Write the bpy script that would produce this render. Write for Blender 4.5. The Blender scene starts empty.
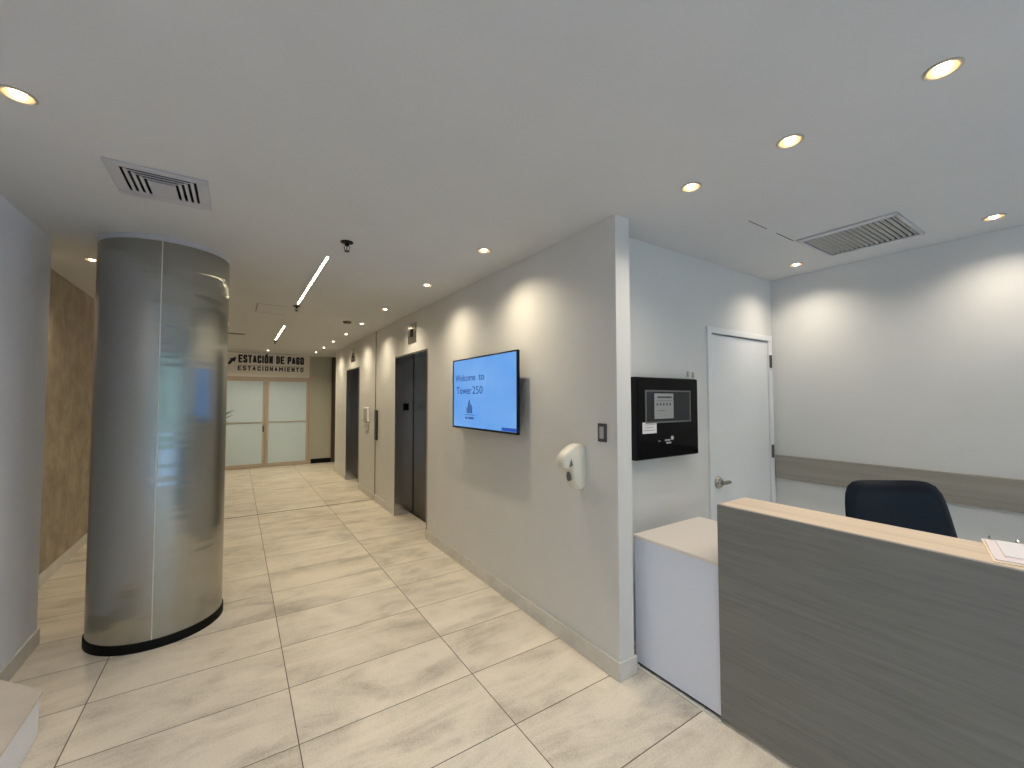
import bpy, bmesh, math, random
from mathutils import Vector, Matrix
random.seed(7)
S = bpy.context.scene
COL = S.collection
H = 2.69            # ceiling height
EYE = 1.6
PI = math.pi

# ------------------------------------------------------------------ camera
yaw, pitch, roll = [math.radians(a) for a in (33.394, 2.085, -0.1136)]
F = Vector((math.sin(yaw)*math.cos(pitch), math.cos(yaw)*math.cos(pitch), math.sin(pitch)))
Rt = Vector((math.cos(yaw), -math.sin(yaw), 0)); Up = Rt.cross(F)
R2 = Rt*math.cos(roll)+Up*math.sin(roll); U2 = -Rt*math.sin(roll)+Up*math.cos(roll)
cd = bpy.data.cameras.new('camera'); cam = bpy.data.objects.new('camera', cd); COL.objects.link(cam)
m = Matrix((( R2.x, U2.x, -F.x, 0), (R2.y, U2.y, -F.y, 0), (R2.z, U2.z, -F.z, EYE), (0, 0, 0, 1)))
cam.matrix_world = m
cd.sensor_width = 36; cd.lens = 416.93/1024*36; cd.clip_start = 0.02
S.camera = cam

# ------------------------------------------------------------------ world, exposure, daylight
W = bpy.data.worlds.new('world'); S.world = W; W.use_nodes = True
wn = W.node_tree.nodes; wl = W.node_tree.links
bg = wn['Background']; bg.inputs['Color'].default_value = (0.58, 0.71, 1.0, 1); bg.inputs['Strength'].default_value = 3.9
S.view_settings.view_transform = 'Standard'; S.view_settings.look = 'None'
S.view_settings.exposure = 0.76; S.view_settings.gamma = 1; S.view_settings.use_curve_mapping = False
S.cycles.use_denoising = True; S.cycles.max_bounces = 8; S.cycles.diffuse_bounces = 7
S.cycles.sample_clamp_indirect = 6; S.cycles.caustics_reflective = False; S.cycles.caustics_refractive = False
SPOT_W = 16.5
SPOT_COL = (1.0, 0.87, 0.71)
pl = bpy.data.lights.new('daylight_portal', 'AREA'); pl.shape = 'RECTANGLE'; pl.size = 4.6; pl.size_y = 2.3
pl.cycles.is_portal = True
po = bpy.data.objects.new('daylight_portal', pl); COL.objects.link(po)
po.location = (1.55, -2.9, 1.3); po.rotation_euler = (PI/2, 0, 0)     # shines towards +y

# ------------------------------------------------------------------ materials
MATS = {}
def mat(name, col, rough=0.6, metal=0.0, emit=None, strength=0, spec=0.5, **kw):
    m = bpy.data.materials.new(name); m.use_nodes = True
    b = m.node_tree.nodes['Principled BSDF']
    b.inputs['Base Color'].default_value = (*col, 1); b.inputs['Roughness'].default_value = rough
    b.inputs['Metallic'].default_value = metal; b.inputs['Specular IOR Level'].default_value = spec
    if emit:
        b.inputs['Emission Color'].default_value = (*emit, 1); b.inputs['Emission Strength'].default_value = strength
    for k, v in kw.items(): b.inputs[k.replace('_', ' ')].default_value = v
    MATS[name] = m
    return m
def nt(m): return m.node_tree.nodes, m.node_tree.links, m.node_tree.nodes['Principled BSDF']
def mixrgb(n, l, fac, a, b, mode='MIX'):
    x = n.new('ShaderNodeMix'); x.data_type = 'RGBA'; x.blend_type = mode
    for sock, v in ((x.inputs[0], fac), (x.inputs[6], a), (x.inputs[7], b)):
        if hasattr(v, 'links'): l.new(v, sock)
        elif isinstance(v, tuple): sock.default_value = (*v, 1)
        else: sock.default_value = v
    return x.outputs[2]
def noise(n, l, vec, scale, detail=4, rough=0.55, dist=0.0):
    x = n.new('ShaderNodeTexNoise'); x.inputs['Scale'].default_value = scale
    x.inputs['Detail'].default_value = detail; x.inputs['Roughness'].default_value = rough; x.inputs['Distortion'].default_value = dist
    l.new(vec, x.inputs['Vector']); return x.outputs['Fac']
def ramp(n, l, f, a, b, ca=(0, 0, 0), cb=(1, 1, 1)):
    x = n.new('ShaderNodeValToRGB'); x.color_ramp.elements[0].position = a; x.color_ramp.elements[1].position = b
    x.color_ramp.elements[0].color = (*ca, 1); x.color_ramp.elements[1].color = (*cb, 1); l.new(f, x.inputs[0]); return x.outputs[0]
def world_pos(n): return n.new('ShaderNodeNewGeometry').outputs['Position']
def mapping(n, l, vec, loc=(0, 0, 0), sc=(1, 1, 1)):
    x = n.new('ShaderNodeMapping'); x.inputs['Location'].default_value = loc; x.inputs['Scale'].default_value = sc
    l.new(vec, x.inputs['Vector']); return x.outputs[0]
def bump(n, l, b, h, strength, dist=0.002):
    x = n.new('ShaderNodeBump'); x.inputs['Strength'].default_value = strength; x.inputs['Distance'].default_value = dist
    l.new(h, x.inputs['Height']); l.new(x.outputs[0], b.inputs['Normal'])

def painted(name, col, rough=0.55, amt=0.04):
    m = mat(name, col, rough); n, l, b = nt(m); p = world_pos(n)
    f = noise(n, l, p, 2.2, 3)
    dark = tuple(c*(1-amt) for c in col)
    l.new(mixrgb(n, l, f, dark, tuple(min(1, c*(1+amt)) for c in col)), b.inputs['Base Color'])
    bump(n, l, b, noise(n, l, p, 160, 2), 0.12, 0.001)
    return m
painted('wall_paint', (0.66, 0.665, 0.65)); painted('ceiling_paint', (0.60, 0.615, 0.63), 0.85)
painted('white_paint', (0.74, 0.76, 0.77), 0.4); painted('left_daylit_paint', (0.84, 0.87, 0.98), 0.6)  # left wall colour has the bluish daylight mixed in

def tile_material(name, base, streak):
    m = mat(name, base, 0.3); n, l, b = nt(m); p = world_pos(n)
    v = mapping(n, l, p, loc=(-0.27+0.905*4, -1.30+0.455*20, 0))
    br = n.new('ShaderNodeTexBrick'); l.new(v, br.inputs['Vector'])
    br.offset = 0; br.squash = 1
    for k, val in (('Scale', 1.0), ('Mortar Size', 0.0026), ('Mortar Smooth', 0.1), ('Bias', 0.0), ('Brick Width', 0.905), ('Row Height', 0.455)):
        br.inputs[k].default_value = val
    br.inputs['Color1'].default_value = (0.0, 0.0, 0.0, 1); br.inputs['Color2'].default_value = (1, 1, 1, 1); br.inputs['Mortar'].default_value = (0.5, 0.5, 0.5, 1)
    # per tile random offset of the cloudy stone pattern
    off = n.new('ShaderNodeVectorMath'); off.operation = 'MULTIPLY_ADD'
    l.new(br.outputs['Color'], off.inputs[0]); off.inputs[1].default_value = (31.7, 57.3, 9.0); l.new(p, off.inputs[2])
    st = noise(n, l, mapping(n, l, off.outputs[0], sc=(1.4, 4.2, 1)), 1.0, 7, 0.64, 0.9)
    cl = noise(n, l, off.outputs[0], 2.6, 5, 0.6, 0.4)
    c1 = mixrgb(n, l, ramp(n, l, st, 0.36, 0.60), streak, base)
    c2 = mixrgb(n, l, ramp(n, l, cl, 0.35, 0.75), c1, tuple(min(1, c*1.13) for c in base))
    c3 = mixrgb(n, l, 0.12, c2, br.outputs['Color'], 'SOFT_LIGHT')
    spk = noise(n, l, p, 90, 2)
    c4 = mixrgb(n, l, 0.10, c3, ramp(n, l, spk, 0.4, 0.62), 'OVERLAY')
    c5 = mixrgb(n, l, br.outputs['Fac'], c4, (0.10, 0.085, 0.065))
    l.new(c5, b.inputs['Base Color'])
    rr = n.new('ShaderNodeMapRange'); rr.inputs['To Min'].default_value = 0.27; rr.inputs['To Max'].default_value = 0.42
    l.new(cl, rr.inputs['Value']); l.new(rr.outputs[0], b.inputs['Roughness'])
    inv = n.new('ShaderNodeMath'); inv.operation = 'SUBTRACT'; inv.inputs[0].default_value = 1; l.new(br.outputs['Fac'], inv.inputs[1])
    bump(n, l, b, inv.outputs[0], 0.5, 0.002)
    return m
tile_material('floor_tile', (0.76, 0.70, 0.60), (0.47, 0.425, 0.355))
def stone(name, base, dark, sc=4, rough=0.45):
    m = mat(name, base, rough); n, l, b = nt(m); p = world_pos(n)
    f = noise(n, l, p, sc, 6, 0.62, 0.5)
    l.new(mixrgb(n, l, ramp(n, l, f, 0.3, 0.7), dark, base), b.inputs['Base Color']); return m
stone('skirting_stone', (0.70, 0.685, 0.645), (0.56, 0.545, 0.505), 5)
stone('step_tile', (0.72, 0.66, 0.60), (0.58, 0.52, 0.46), 3.5, 0.35)
m = stone('rough_concrete', (0.46, 0.395, 0.31), (0.27, 0.225, 0.17), 4.5, 0.8); n, l, b = nt(m)
bump(n, l, b, noise(n, l, world_pos(n), 14, 6, 0.7), 0.5, 0.01)

def wood(name, a, c, sc, rough=0.45, bumpy=0.15):
    m = mat(name, a, rough); n, l, b = nt(m); p = world_pos(n)
    f = noise(n, l, mapping(n, l, p, sc=sc), 1.0, 7, 0.65, 0.35)
    f2 = noise(n, l, mapping(n, l, p, sc=tuple(s*0.3 for s in sc)), 1.0, 3, 0.5, 0.8)
    c1 = mixrgb(n, l, ramp(n, l, f, 0.33, 0.66), c, a)
    l.new(mixrgb(n, l, ramp(n, l, f2, 0.3, 0.7), c1, tuple(x*1.12 for x in a)), b.inputs['Base Color'])
    bump(n, l, b, f, bumpy, 0.001); return m
wood('desk_grey_laminate', (0.185, 0.187, 0.175), (0.150, 0.152, 0.143), (6, 9, 170), 0.5, 0.15)
wood('desk_top_wood', (0.62, 0.51, 0.39), (0.54, 0.43, 0.32), (60, 2.0, 10), 0.4, 0.05)
wood('rail_grey_wood', (0.30, 0.28, 0.245), (0.235, 0.22, 0.19), (5, 1.4, 60), 0.5)
painted('cabinet_daylit_white', (0.76, 0.81, 0.93), 0.35, 0.02)  # white tinted with the blue daylight falling on the cabinet front
mat('cabinet_top_white', (0.80, 0.74, 0.68), 0.3)

# brushed stainless of the column: scatters sideways
def brushed(name, col, rough, aniso, tangent_z=True):
    m = mat(name, col, rough, 1.0, Anisotropic=aniso); n, l, b = nt(m); p = world_pos(n)
    g = noise(n, l, mapping(n, l, p, sc=(1.5, 1.5, 60)), 1.0, 3)
    rr = n.new('ShaderNodeMapRange'); rr.inputs['To Min'].default_value = rough*0.95; rr.inputs['To Max'].default_value = rough*1.06
    l.new(g, rr.inputs['Value']); l.new(rr.outputs[0], b.inputs['Roughness'])
    w = noise(n, l, mapping(n, l, p, sc=(0.6, 0.6, 6.5)), 1.0, 2)
    bump(n, l, b, w, 0.30, 0.02)
    if tangent_z:
        t = n.new('ShaderNodeCombineXYZ'); t.inputs[2].default_value = 1.0
        l.new(t.outputs[0], b.inputs['Tangent']); b.inputs['Anisotropic Rotation'].default_value = 0.25
    return m
brushed('column_steel', (0.40, 0.405, 0.385), 0.21, 1.0)
brushed('elevator_steel', (0.52, 0.54, 0.58), 0.2, 0.4)
brushed('elevator_door_steel', (0.17, 0.14, 0.10), 0.32, 0.3)
mat('polished_steel', (0.5, 0.48, 0.44), 0.12, 1.0)
mat('satin_nickel', (0.45, 0.42, 0.36), 0.25, 1.0)
mat('hinge_metal', (0.20, 0.18, 0.14), 0.35, 1.0)
mat('call_panel_dark', (0.06, 0.055, 0.05), 0.4, 0.5)
mat('chrome', (0.75, 0.75, 0.75), 0.1, 1.0)
mat('seam_metal', (0.72, 0.68, 0.62), 0.4, 0.4)
mat('aluminium_beige', (0.52, 0.44, 0.36), 0.4, 0.2)
mat('black_rubber', (0.004, 0.004, 0.004), 0.6, spec=0.15)
mat('black_gloss', (0.003, 0.003, 0.004), 0.08, spec=0.12)
mat('black_plastic', (0.007, 0.007, 0.009), 0.35, spec=0.25)
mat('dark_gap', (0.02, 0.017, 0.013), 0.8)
mat('joint_strip', (0.16, 0.14, 0.11), 0.6)
mat('dark_bronze', (0.07, 0.055, 0.04), 0.5)
mat('panel_window_glass', (0.022, 0.024, 0.028), 0.1, spec=0.3)
mat('panel_display', (0.30, 0.31, 0.31), 0.3)
mat('panel_print', (0.05, 0.05, 0.055), 0.5)
mat('panel_grey_rim', (0.12, 0.12, 0.12), 0.4)
mat('paper_white', (0.72, 0.70, 0.73), 0.6)
mat('paper_pinkish', (0.74, 0.66, 0.68), 0.6)
mat('manila_card', (0.80, 0.70, 0.55), 0.6)
mat('frosted_glass', (0.60, 0.74, 0.84), 0.35)
mat('green_grey_glass', (0.47, 0.48, 0.41), 0.25)
mat('sign_silver', (0.82, 0.79, 0.75), 0.35, 0.0)
mat('sign_navy', (0.012, 0.018, 0.055), 0.5)
mat('tv_ink', (0.02, 0.07, 0.25), 0.4, emit=(0.03, 0.10, 0.36), strength=0.3)
mat('tv_bar', (0.02, 0.07, 0.35), 0.4, emit=(0.02, 0.10, 0.50), strength=0.36)
m = mat('tv_screen', (0.02, 0.03, 0.05), 0.15, emit=(0.16, 0.42, 0.93), strength=0.52); n, l, b = nt(m)
f = noise(n, l, mapping(n, l, world_pos(n), sc=(1, 1.2, 2.4)), 1.0, 2)
l.new(mixrgb(n, l, ramp(n, l, f, 0.3, 0.7), (0.13, 0.38, 0.90), (0.21, 0.47, 0.93)), b.inputs['Emission Color'])
mat('lamp_glow', (1, 1, 1), 0.5, emit=(1.0, 0.88, 0.70), strength=9)
mat('led_glow', (1, 1, 1), 0.5, emit=(1.0, 0.85, 0.55), strength=28)
mat('reflector_gold', (0.40, 0.27, 0.14), 0.4, 0.6)
mat('trim_ring_metal', (0.50, 0.46, 0.40), 0.35, 0.6)
mat('plastic_white', (0.72, 0.70, 0.62), 0.3)
mat('plastic_bright', (0.92, 0.92, 0.9), 0.3)
mat('plastic_grey', (0.16, 0.16, 0.16), 0.4)
mat('switch_plate_grey', (0.10, 0.095, 0.10), 0.3, 0.4)
mat('switch_rocker', (0.42, 0.42, 0.44), 0.4)
mat('vent_white', (0.50, 0.51, 0.55), 0.5); mat('vent_slot', (0.035, 0.035, 0.04), 0.8)
mat('grille_grey', (0.42, 0.41, 0.385), 0.5)
mat('outlet_box', (0.45, 0.43, 0.38), 0.5)
mat('palm_leaf', (0.012, 0.018, 0.009), 0.7, spec=0.1); mat('pot_dark', (0.05, 0.045, 0.04), 0.5); mat('soil', (0.03, 0.02, 0.015), 0.9)
mat('asphalt', (0.40, 0.42, 0.46), 0.9)
mat('street_screen', (0.30, 0.34, 0.26), 0.7)
mm = mat('leather', (0.003, 0.005, 0.012), 0.32, spec=0.12, Sheen_Weight=0.1); n, l, b = nt(mm)
bump(n, l, b, noise(n, l, world_pos(n), 120, 3), 0.15, 0.001)
g = bpy.data.materials.new('clear_glass'); g.use_nodes = True; MATS['clear_glass'] = g
gn, gl = g.node_tree.nodes, g.node_tree.links; gn.remove(gn['Principled BSDF'])
mx = gn.new('ShaderNodeMixShader'); tr = gn.new('ShaderNodeBsdfTransparent'); gs = gn.new('ShaderNodeBsdfGlossy'); gs.inputs['Roughness'].default_value = 0.03
tr.inputs['Color'].default_value = (0.86, 0.93, 0.92, 1); mx.inputs[0].default_value = 0.06
gl.new(tr.outputs[0], mx.inputs[1]); gl.new(gs.outputs[0], mx.inputs[2]); gl.new(mx.outputs[0], gn['Material Output'].inputs['Surface'])

# ------------------------------------------------------------------ geometry helpers
def tag(o, label=None, cat=None, group=None, kind=None):
    for k, v in (('label', label), ('category', cat), ('group', group), ('kind', kind)):
        if v: o[k] = v
    return o
def thing(name, label, cat, loc=(0, 0, 0), rz=0, group=None, kind=None):
    o = bpy.data.objects.new(name, None); COL.objects.link(o); o.empty_display_size = 0.1
    o.location = loc; o.rotation_euler = (0, 0, rz)
    return tag(o, label, cat, group, kind)
def root_loc(o):
    v = Vector(o.location)
    while o.parent: o = o.parent; v += Vector(o.location)
    return v
class MB:
    def __init__(s): s.bm = bmesh.new()
    def box(s, x0, x1, y0, y1, z0, z1, bevel=0, seg=2):
        v = [s.bm.verts.new((x, y, z)) for x in (x0, x1) for y in (y0, y1) for z in (z0, z1)]
        fs = [s.bm.faces.new([v[i] for i in q]) for q in ((0, 1, 3, 2), (4, 6, 7, 5), (0, 4, 5, 1), (2, 3, 7, 6), (0, 2, 6, 4), (1, 5, 7, 3))]
        if bevel:
            es = list({e for f in fs for e in f.edges})
            bmesh.ops.bevel(s.bm, geom=es, offset=bevel, segments=seg, affect='EDGES', profile=0.5)
        return s
    def prism(s, pts, axis, a, b, bevel=0, seg=2):
        """extrude polygon pts (2D) along axis ('x','y','z') from a to b"""
        def P(p, t): return {'x': (t, p[0], p[1]), 'y': (p[0], t, p[1]), 'z': (p[0], p[1], t)}[axis]
        lo = [s.bm.verts.new(P(p, a)) for p in pts]; hi = [s.bm.verts.new(P(p, b)) for p in pts]
        fs = [s.bm.faces.new(lo[::-1]), s.bm.faces.new(hi)]; k = len(pts)
        for i in range(k): fs.append(s.bm.faces.new((lo[i], lo[(i+1) % k], hi[(i+1) % k], hi[i])))
        if bevel:
            es = list({e for f in fs[:2] for e in f.edges})
            bmesh.ops.bevel(s.bm, geom=es, offset=bevel, segments=seg, affect='EDGES', profile=0.5)
        return s
    def lathe(s, prof, c=(0, 0, 0), axis='z', n=48, cap=True, a0=0, a1=2*PI):
        full = abs(a1-a0-2*PI) < 1e-6
        rings = []
        for r, t in prof:
            ring = []
            for i in range(n if full else n+1):
                a = a0+(a1-a0)*i/n
                u, v = r*math.cos(a), r*math.sin(a)
                p = {'z': (u, v, t), 'x': (t, u, v), 'y': (v, t, u)}[axis]
                ring.append(s.bm.verts.new((c[0]+p[0], c[1]+p[1], c[2]+p[2])))
            rings.append(ring)
        for A, B in zip(rings, rings[1:]):
            k = len(A)
            for i in range(k if full else k-1): s.bm.faces.new((A[i], A[(i+1) % k], B[(i+1) % k], B[i]))
        if cap and full:
            if prof[0][0] > 1e-5: s.bm.faces.new(rings[0][::-1])
            if prof[-1][0] > 1e-5: s.bm.faces.new(rings[-1])
        return s
    def tube(s, pts, r, n=10):
        pts = [Vector(p) for p in pts]; prev = None; rings = []
        for i, p in enumerate(pts):
            d = (pts[min(i+1, len(pts)-1)]-pts[max(i-1, 0)]).normalized()
            ref = Vector((0, 0, 1)) if abs(d.z) < 0.9 else Vector((1, 0, 0))
            a = d.cross(ref).normalized(); b2 = d.cross(a)
            rr = r[i] if isinstance(r, (list, tuple)) else r
            rings.append([s.bm.verts.new(p+a*math.cos(2*PI*k/n)*rr+b2*math.sin(2*PI*k/n)*rr) for k in range(n)])
        for A, B in zip(rings, rings[1:]):
            for k in range(n): s.bm.faces.new((A[k], A[(k+1) % n], B[(k+1) % n], B[k]))
        s.bm.faces.new(rings[0][::-1]); s.bm.faces.new(rings[-1]); return s
    def build(s, name, mt, parent=None, local=False, smooth=False, origin=None):
        bm = s.bm
        bmesh.ops.recalc_face_normals(bm, faces=bm.faces)
        if parent is not None:
            sh = Vector((0, 0, 0)) if local else -root_loc(parent)
        else:
            if origin is None:
                xs = [v.co.x for v in bm.verts]; ys = [v.co.y for v in bm.verts]; zs = [v.co.z for v in bm.verts]
                origin = ((min(xs)+max(xs))/2, (min(ys)+max(ys))/2, min(zs))
            sh = -Vector(origin)
        bmesh.ops.translate(bm, verts=bm.verts, vec=sh)
        me = bpy.data.meshes.new(name); bm.to_mesh(me); bm.free()
        me.materials.append(MATS[mt] if isinstance(mt, str) else mt)
        if smooth:
            for p in me.polygons: p.use_smooth = True
            try: me.set_sharp_from_angle(angle=math.radians(38))
            except Exception: pass
        o = bpy.data.objects.new(name, me); COL.objects.link(o)
        if parent is not None: o.parent = parent
        else: o.location = origin
        return o
def struct(name, mb, mt, **k):
    o = mb.build(name, mt, **k); o['kind'] = 'structure'; return o
def copy_tree(o, parent=None):
    c = o.copy(); COL.objects.link(c)
    if parent is not None: c.parent = parent
    for ch in list(o.children): copy_tree(ch, c)
    return c
def lettering(name, text, size, org, u, v, mt, parent, thick=0.002, width=None, bold=0.0, spacing=1.0, align='CENTER'):
    """solid letters: org = centre of the baseline, u = reading direction, v = up"""
    cu = bpy.data.curves.new('t', 'FONT'); cu.body = text; cu.size = size; cu.extrude = thick/2; cu.align_x = align
    cu.offset = bold; cu.space_character = spacing; cu.resolution_u = 3
    to = bpy.data.objects.new('t', cu); COL.objects.link(to); bpy.context.view_layer.update()
    me = bpy.data.meshes.new_from_object(to.evaluated_get(bpy.context.evaluated_depsgraph_get()))
    bpy.data.objects.remove(to); bpy.data.curves.remove(cu)
    u, v = Vector(u), Vector(v); w = u.cross(v)
    xs = [q.co.x for q in me.vertices]; k = 1.0
    if width: k = width/(max(xs)-min(xs))
    base = Vector(org)-root_loc(parent)
    cx = (max(xs)+min(xs))/2
    for q in me.vertices:
        c = q.co.copy(); q.co = base+u*((c.x-cx)*k)+v*c.y+w*c.z
    me.materials.clear(); me.materials.append(MATS[mt]); me.name = name
    o = bpy.data.objects.new(name, me); COL.objects.link(o); o.parent = parent
    return o

# ------------------------------------------------------------------ ceiling with real openings
DOWN = [  # x, y, label
 (1.932, 0.334, 'round recessed downlight nearest the camera over the grey reception desk'),
 (1.935, 0.793, 'middle one of the three round recessed downlights in a row above the desk front'),
 (1.932, 1.252, 'round recessed downlight nearest the projecting wall end, last of the row above the desk'),
 (3.776, 1.527, 'small recessed downlight in the ceiling corner above the white door'),
 (3.784, 0.466, 'recessed downlight close to the right wall, right of the rectangular ceiling grille'),
 (1.492, 2.633, 'recessed corridor downlight nearest the camera, in the ceiling above the wall television'),
 (1.493, 3.735, 'second recessed corridor downlight, between the television and the first elevator'),
 (1.475, 5.017, 'third recessed corridor downlight, in front of the first elevator doorway'),
 (1.475, 6.160, 'fourth recessed corridor downlight, bright, beside the small smoke detector'),
 (1.495, 7.278, 'fifth recessed corridor downlight, just before the second elevator'),
 (1.49, 8.35, 'sixth recessed corridor downlight, in front of the second elevator doorway'),
 (1.50, 9.433, 'recessed corridor downlight just past the second elevator'),
 (1.492, 10.427, 'farthest recessed corridor downlight, near the frosted glass doors'),
 (0.55, 10.60, 'recessed downlight just in front of the parking station sign'),
 (-0.30, 10.60, 'added unseen downlight behind the column, brightening the sign and glass doors'),  # extra lamp added out of sight to brighten the far end
 (-0.674, 2.183, 'recessed downlight at the left edge of the ceiling, left of the square air vent'),
]
SLOTS = [(0.552, 0.568, 3.40, 5.28), (0.560, 0.576, 6.98, 8.71)]
VENT = (-0.53, -0.14, 2.535, 2.92)
GRILLE = (3.22, 3.76, 0.76, 1.29)
def circ(x, y, r=0.040): return [(x+r*math.cos(2*PI*k/32), y+r*math.sin(2*PI*k/32)) for k in range(32)]
def rect(x0, x1, y0, y1): return [(x0, y0), (x1, y0), (x1, y1), (x0, y1)]
def ceiling_sheet(name, outline, holes, z):
    cu = bpy.data.curves.new('t', 'CURVE'); cu.dimensions = '2D'; cu.fill_mode = 'BOTH'
    for pts in [outline]+holes:
        sp = cu.splines.new('POLY'); sp.points.add(len(pts)-1); sp.use_cyclic_u = True
        for q, p in zip(sp.points, pts): q.co = (p[0], p[1], 0, 1)
    to = bpy.data.objects.new('t', cu); COL.objects.link(to); bpy.context.view_layer.update()
    me = bpy.data.meshes.new_from_object(to.evaluated_get(bpy.context.evaluated_depsgraph_get()))
    bpy.data.objects.remove(to); me.materials.clear(); me.materials.append(MATS['ceiling_paint']); me.name = name
    o = bpy.data.objects.new(name, me); COL.objects.link(o); o.location = (0, 0, z); o['kind'] = 'structure'
LEFT_LAMP = (-1.022, 4.76)
FILL_LAMPS = ((1.93, -.6), (-.674, .7), (-.674, -.8), (.6, -1.4), (3.78, -.6))
holes = [circ(x, y) for x, y, _ in DOWN]+[circ(*q) for q in FILL_LAMPS]+[rect(*q) for q in SLOTS]
holes += [rect(VENT[0]+.03, VENT[1]-.03, VENT[2]+.03, VENT[3]-.03), rect(GRILLE[0]+.02, GRILLE[1]-.02, GRILLE[2]+.02, GRILLE[3]-.02)]
ceiling_sheet('ceiling', [(-1.5, -3.1), (4.3, -3.1), (4.3, 11.8), (-0.80, 11.8), (-0.80, 4.0), (-1.5, 4.0)], holes, H)
HR = 2.76      # raised strip of ceiling on the left, behind the steel column
ceiling_sheet('ceiling_left', rect(-1.5, -0.74, 3.94, 11.8), [circ(*LEFT_LAMP)], HR)
c = MB(); c.box(-0.80, -0.79, 3.99, 11.8, H, HR); c.box(-1.5, -0.80, 3.99, 4.0, H+.0005, HR)
struct('trim_6', c, 'ceiling_paint')
c = MB(); c.box(-1.6, 4.4, -3.2, 11.9, 2.98, 3.03); struct('ceiling_slab', c, 'dark_gap')

# ------------------------------------------------------------------ floor and walls
c = MB(); c.box(-1.6, 4.4, -3.2, 11.9, -0.06, 0); struct('floor', c, 'floor_tile')
c = MB(); c.box(-1.39, 1.86, 6.84, 6.862, -0.001, 0.0012); struct('trim_1', c, 'dark_gap')   # dark movement joint across the floor
c = MB(); c.box(-1.5, -1.067, -3.0, 4.04, 0, 2.80); struct('wall_left', c, 'left_daylit_paint')
c = MB(); c.box(-1.5, -1.39, 4.04, 11.56, 0, 2.80); struct('wall_left_far', c, 'rough_concrete')
c = MB(); c.box(4.12, 4.25, -3.0, 2.05, 0, H); struct('wall_right', c, 'wall_paint')
XW = 1.845; XD = 2.10
struct('wall_end', MB().box(XW, 1.965, 1.69, 2.0, 0, H), 'wall_paint')
for a, b_ in ((2.0, 4.573), (5.745, 6.735), (6.762, 7.80), (8.85, 10.0)): struct('wall_corridor', MB().box(XW, 2.30, a, b_, 0, H), 'wall_paint')
for a, b_ in ((4.573, 5.745), (7.80, 8.85)): struct('wall_lintel', MB().box(XW, 2.30, a, b_, 2.19, H), 'wall_paint')
c = MB(); c.box(XW-.004, 1.9, 6.728, 6.764, .001, H-.001); struct('trim_2', c, 'joint_strip')
for a, b_ in ((4.573, 5.745), (7.80, 8.85)): struct('wall_shaft', MB().box(XD+.014, 2.30, a, b_, 0, 2.19), 'dark_gap')
DX0, DX1, DZ = 3.085, 4.065, 2.155
c = MB()
c.box(1.965, DX0, 1.88, 2.0, 0, H); c.box(DX1, 4.25, 1.88, 2.0, 0, H); c.box(DX0, DX1, 1.88, 2.0, DZ, H)
struct('wall_alcove', c, 'wall_paint')
# end of the corridor: return on the right, dark glass door frame
c = MB(); c.box(2.30, 3.4, 9.9, 10.0, 0, H); struct('wall_side_passage', c, 'wall_paint')
c = MB(); c.box(3.3, 3.4, 10.0, 11.7, 0, H); struct('wall_passage_end', c, 'wall_paint')
c = MB(); c.box(2.03, 3.3, 11.52, 11.62, 0, H); struct('wall_far', c, 'dark_bronze')
c = MB(); c.box(-1.39, -0.45, 11.52, 11.62, 0, HR); struct('wall_far_left', c, 'wall_paint')
c = MB(); c.box(-1.5, 3.4, 11.64, 11.75, 0, 2.95); struct('wall_leak_block', c, 'wall_paint')  # unseen backing added to keep sky light out of the door gaps
# skirting
def skirt(name, boxes):
    c = MB()
    for q in boxes: c.box(*q, 0, 0.105, bevel=0.002, seg=1)
    return struct(name, c, 'skirting_stone')
t = 0.013
skirt('baseboard_corridor', [(XW-t, XW, 1.69, 4.573), (XW-t, XW, 5.745, 6.735), (XW-t, XW, 6.762, 7.80), (XW-t, XW, 8.85, 10.0)])
skirt('baseboard_wall_end', [(XW-t, 1.965+t, 1.69-t, 1.69), (1.965, 1.965+t, 1.69, 1.72)])
skirt('baseboard_left', [(-1.067, -1.067+t, 3.33, 4.04+t)])
skirt('baseboard_left_far', [(-1.39, -1.39+t, 4.06, 11.5)])
skirt('baseboard_right', [(4.12-t, 4.12, -2.9, 1.88)])
# street side behind the camera: glazed entrance letting the daylight in
c = MB(); c.box(-1.5, -0.75, -3.1, -2.95, 0, H); c.box(3.85, 4.25, -3.1, -2.95, 0, H); c.box(-0.75, 3.85, -3.1, -2.95, 2.45, H)
struct('wall_entrance', c, 'wall_paint')
fr = MB()
for x in (-0.72, 0.40, 1.52, 2.68, 3.81): fr.box(x-.035, x+.035, -3.06, -2.99, 0, 2.45)
for z in (0.05, 2.08, 2.42): fr.box(-0.75, 3.85, -3.05, -3.0, z-.03, z+.03)
wf = fr.build('window_1', 'dark_bronze'); wf['kind'] = 'structure'
gp = MB(); gp.box(-0.72, 3.81, -3.03, -3.022, 0.05, 2.42); gp.build('glass_pane', 'clear_glass', wf)
c = MB(); c.box(-14, 18, -22, -3.2, -0.25, -0.10); struct('ground_outside', c, 'asphalt')
c = MB(); c.box(-14, 18, -13.5, -13, -.1, 4.6)  # unseen screen added to dim the sky reflected in the steel column
for k in range(14): c.box(-13+k*2.2, -11.9+k*2.2, -13, -12.9, 1.2+.0*k, 3.4)
struct('screen_across_street', c, 'street_screen')

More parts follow.
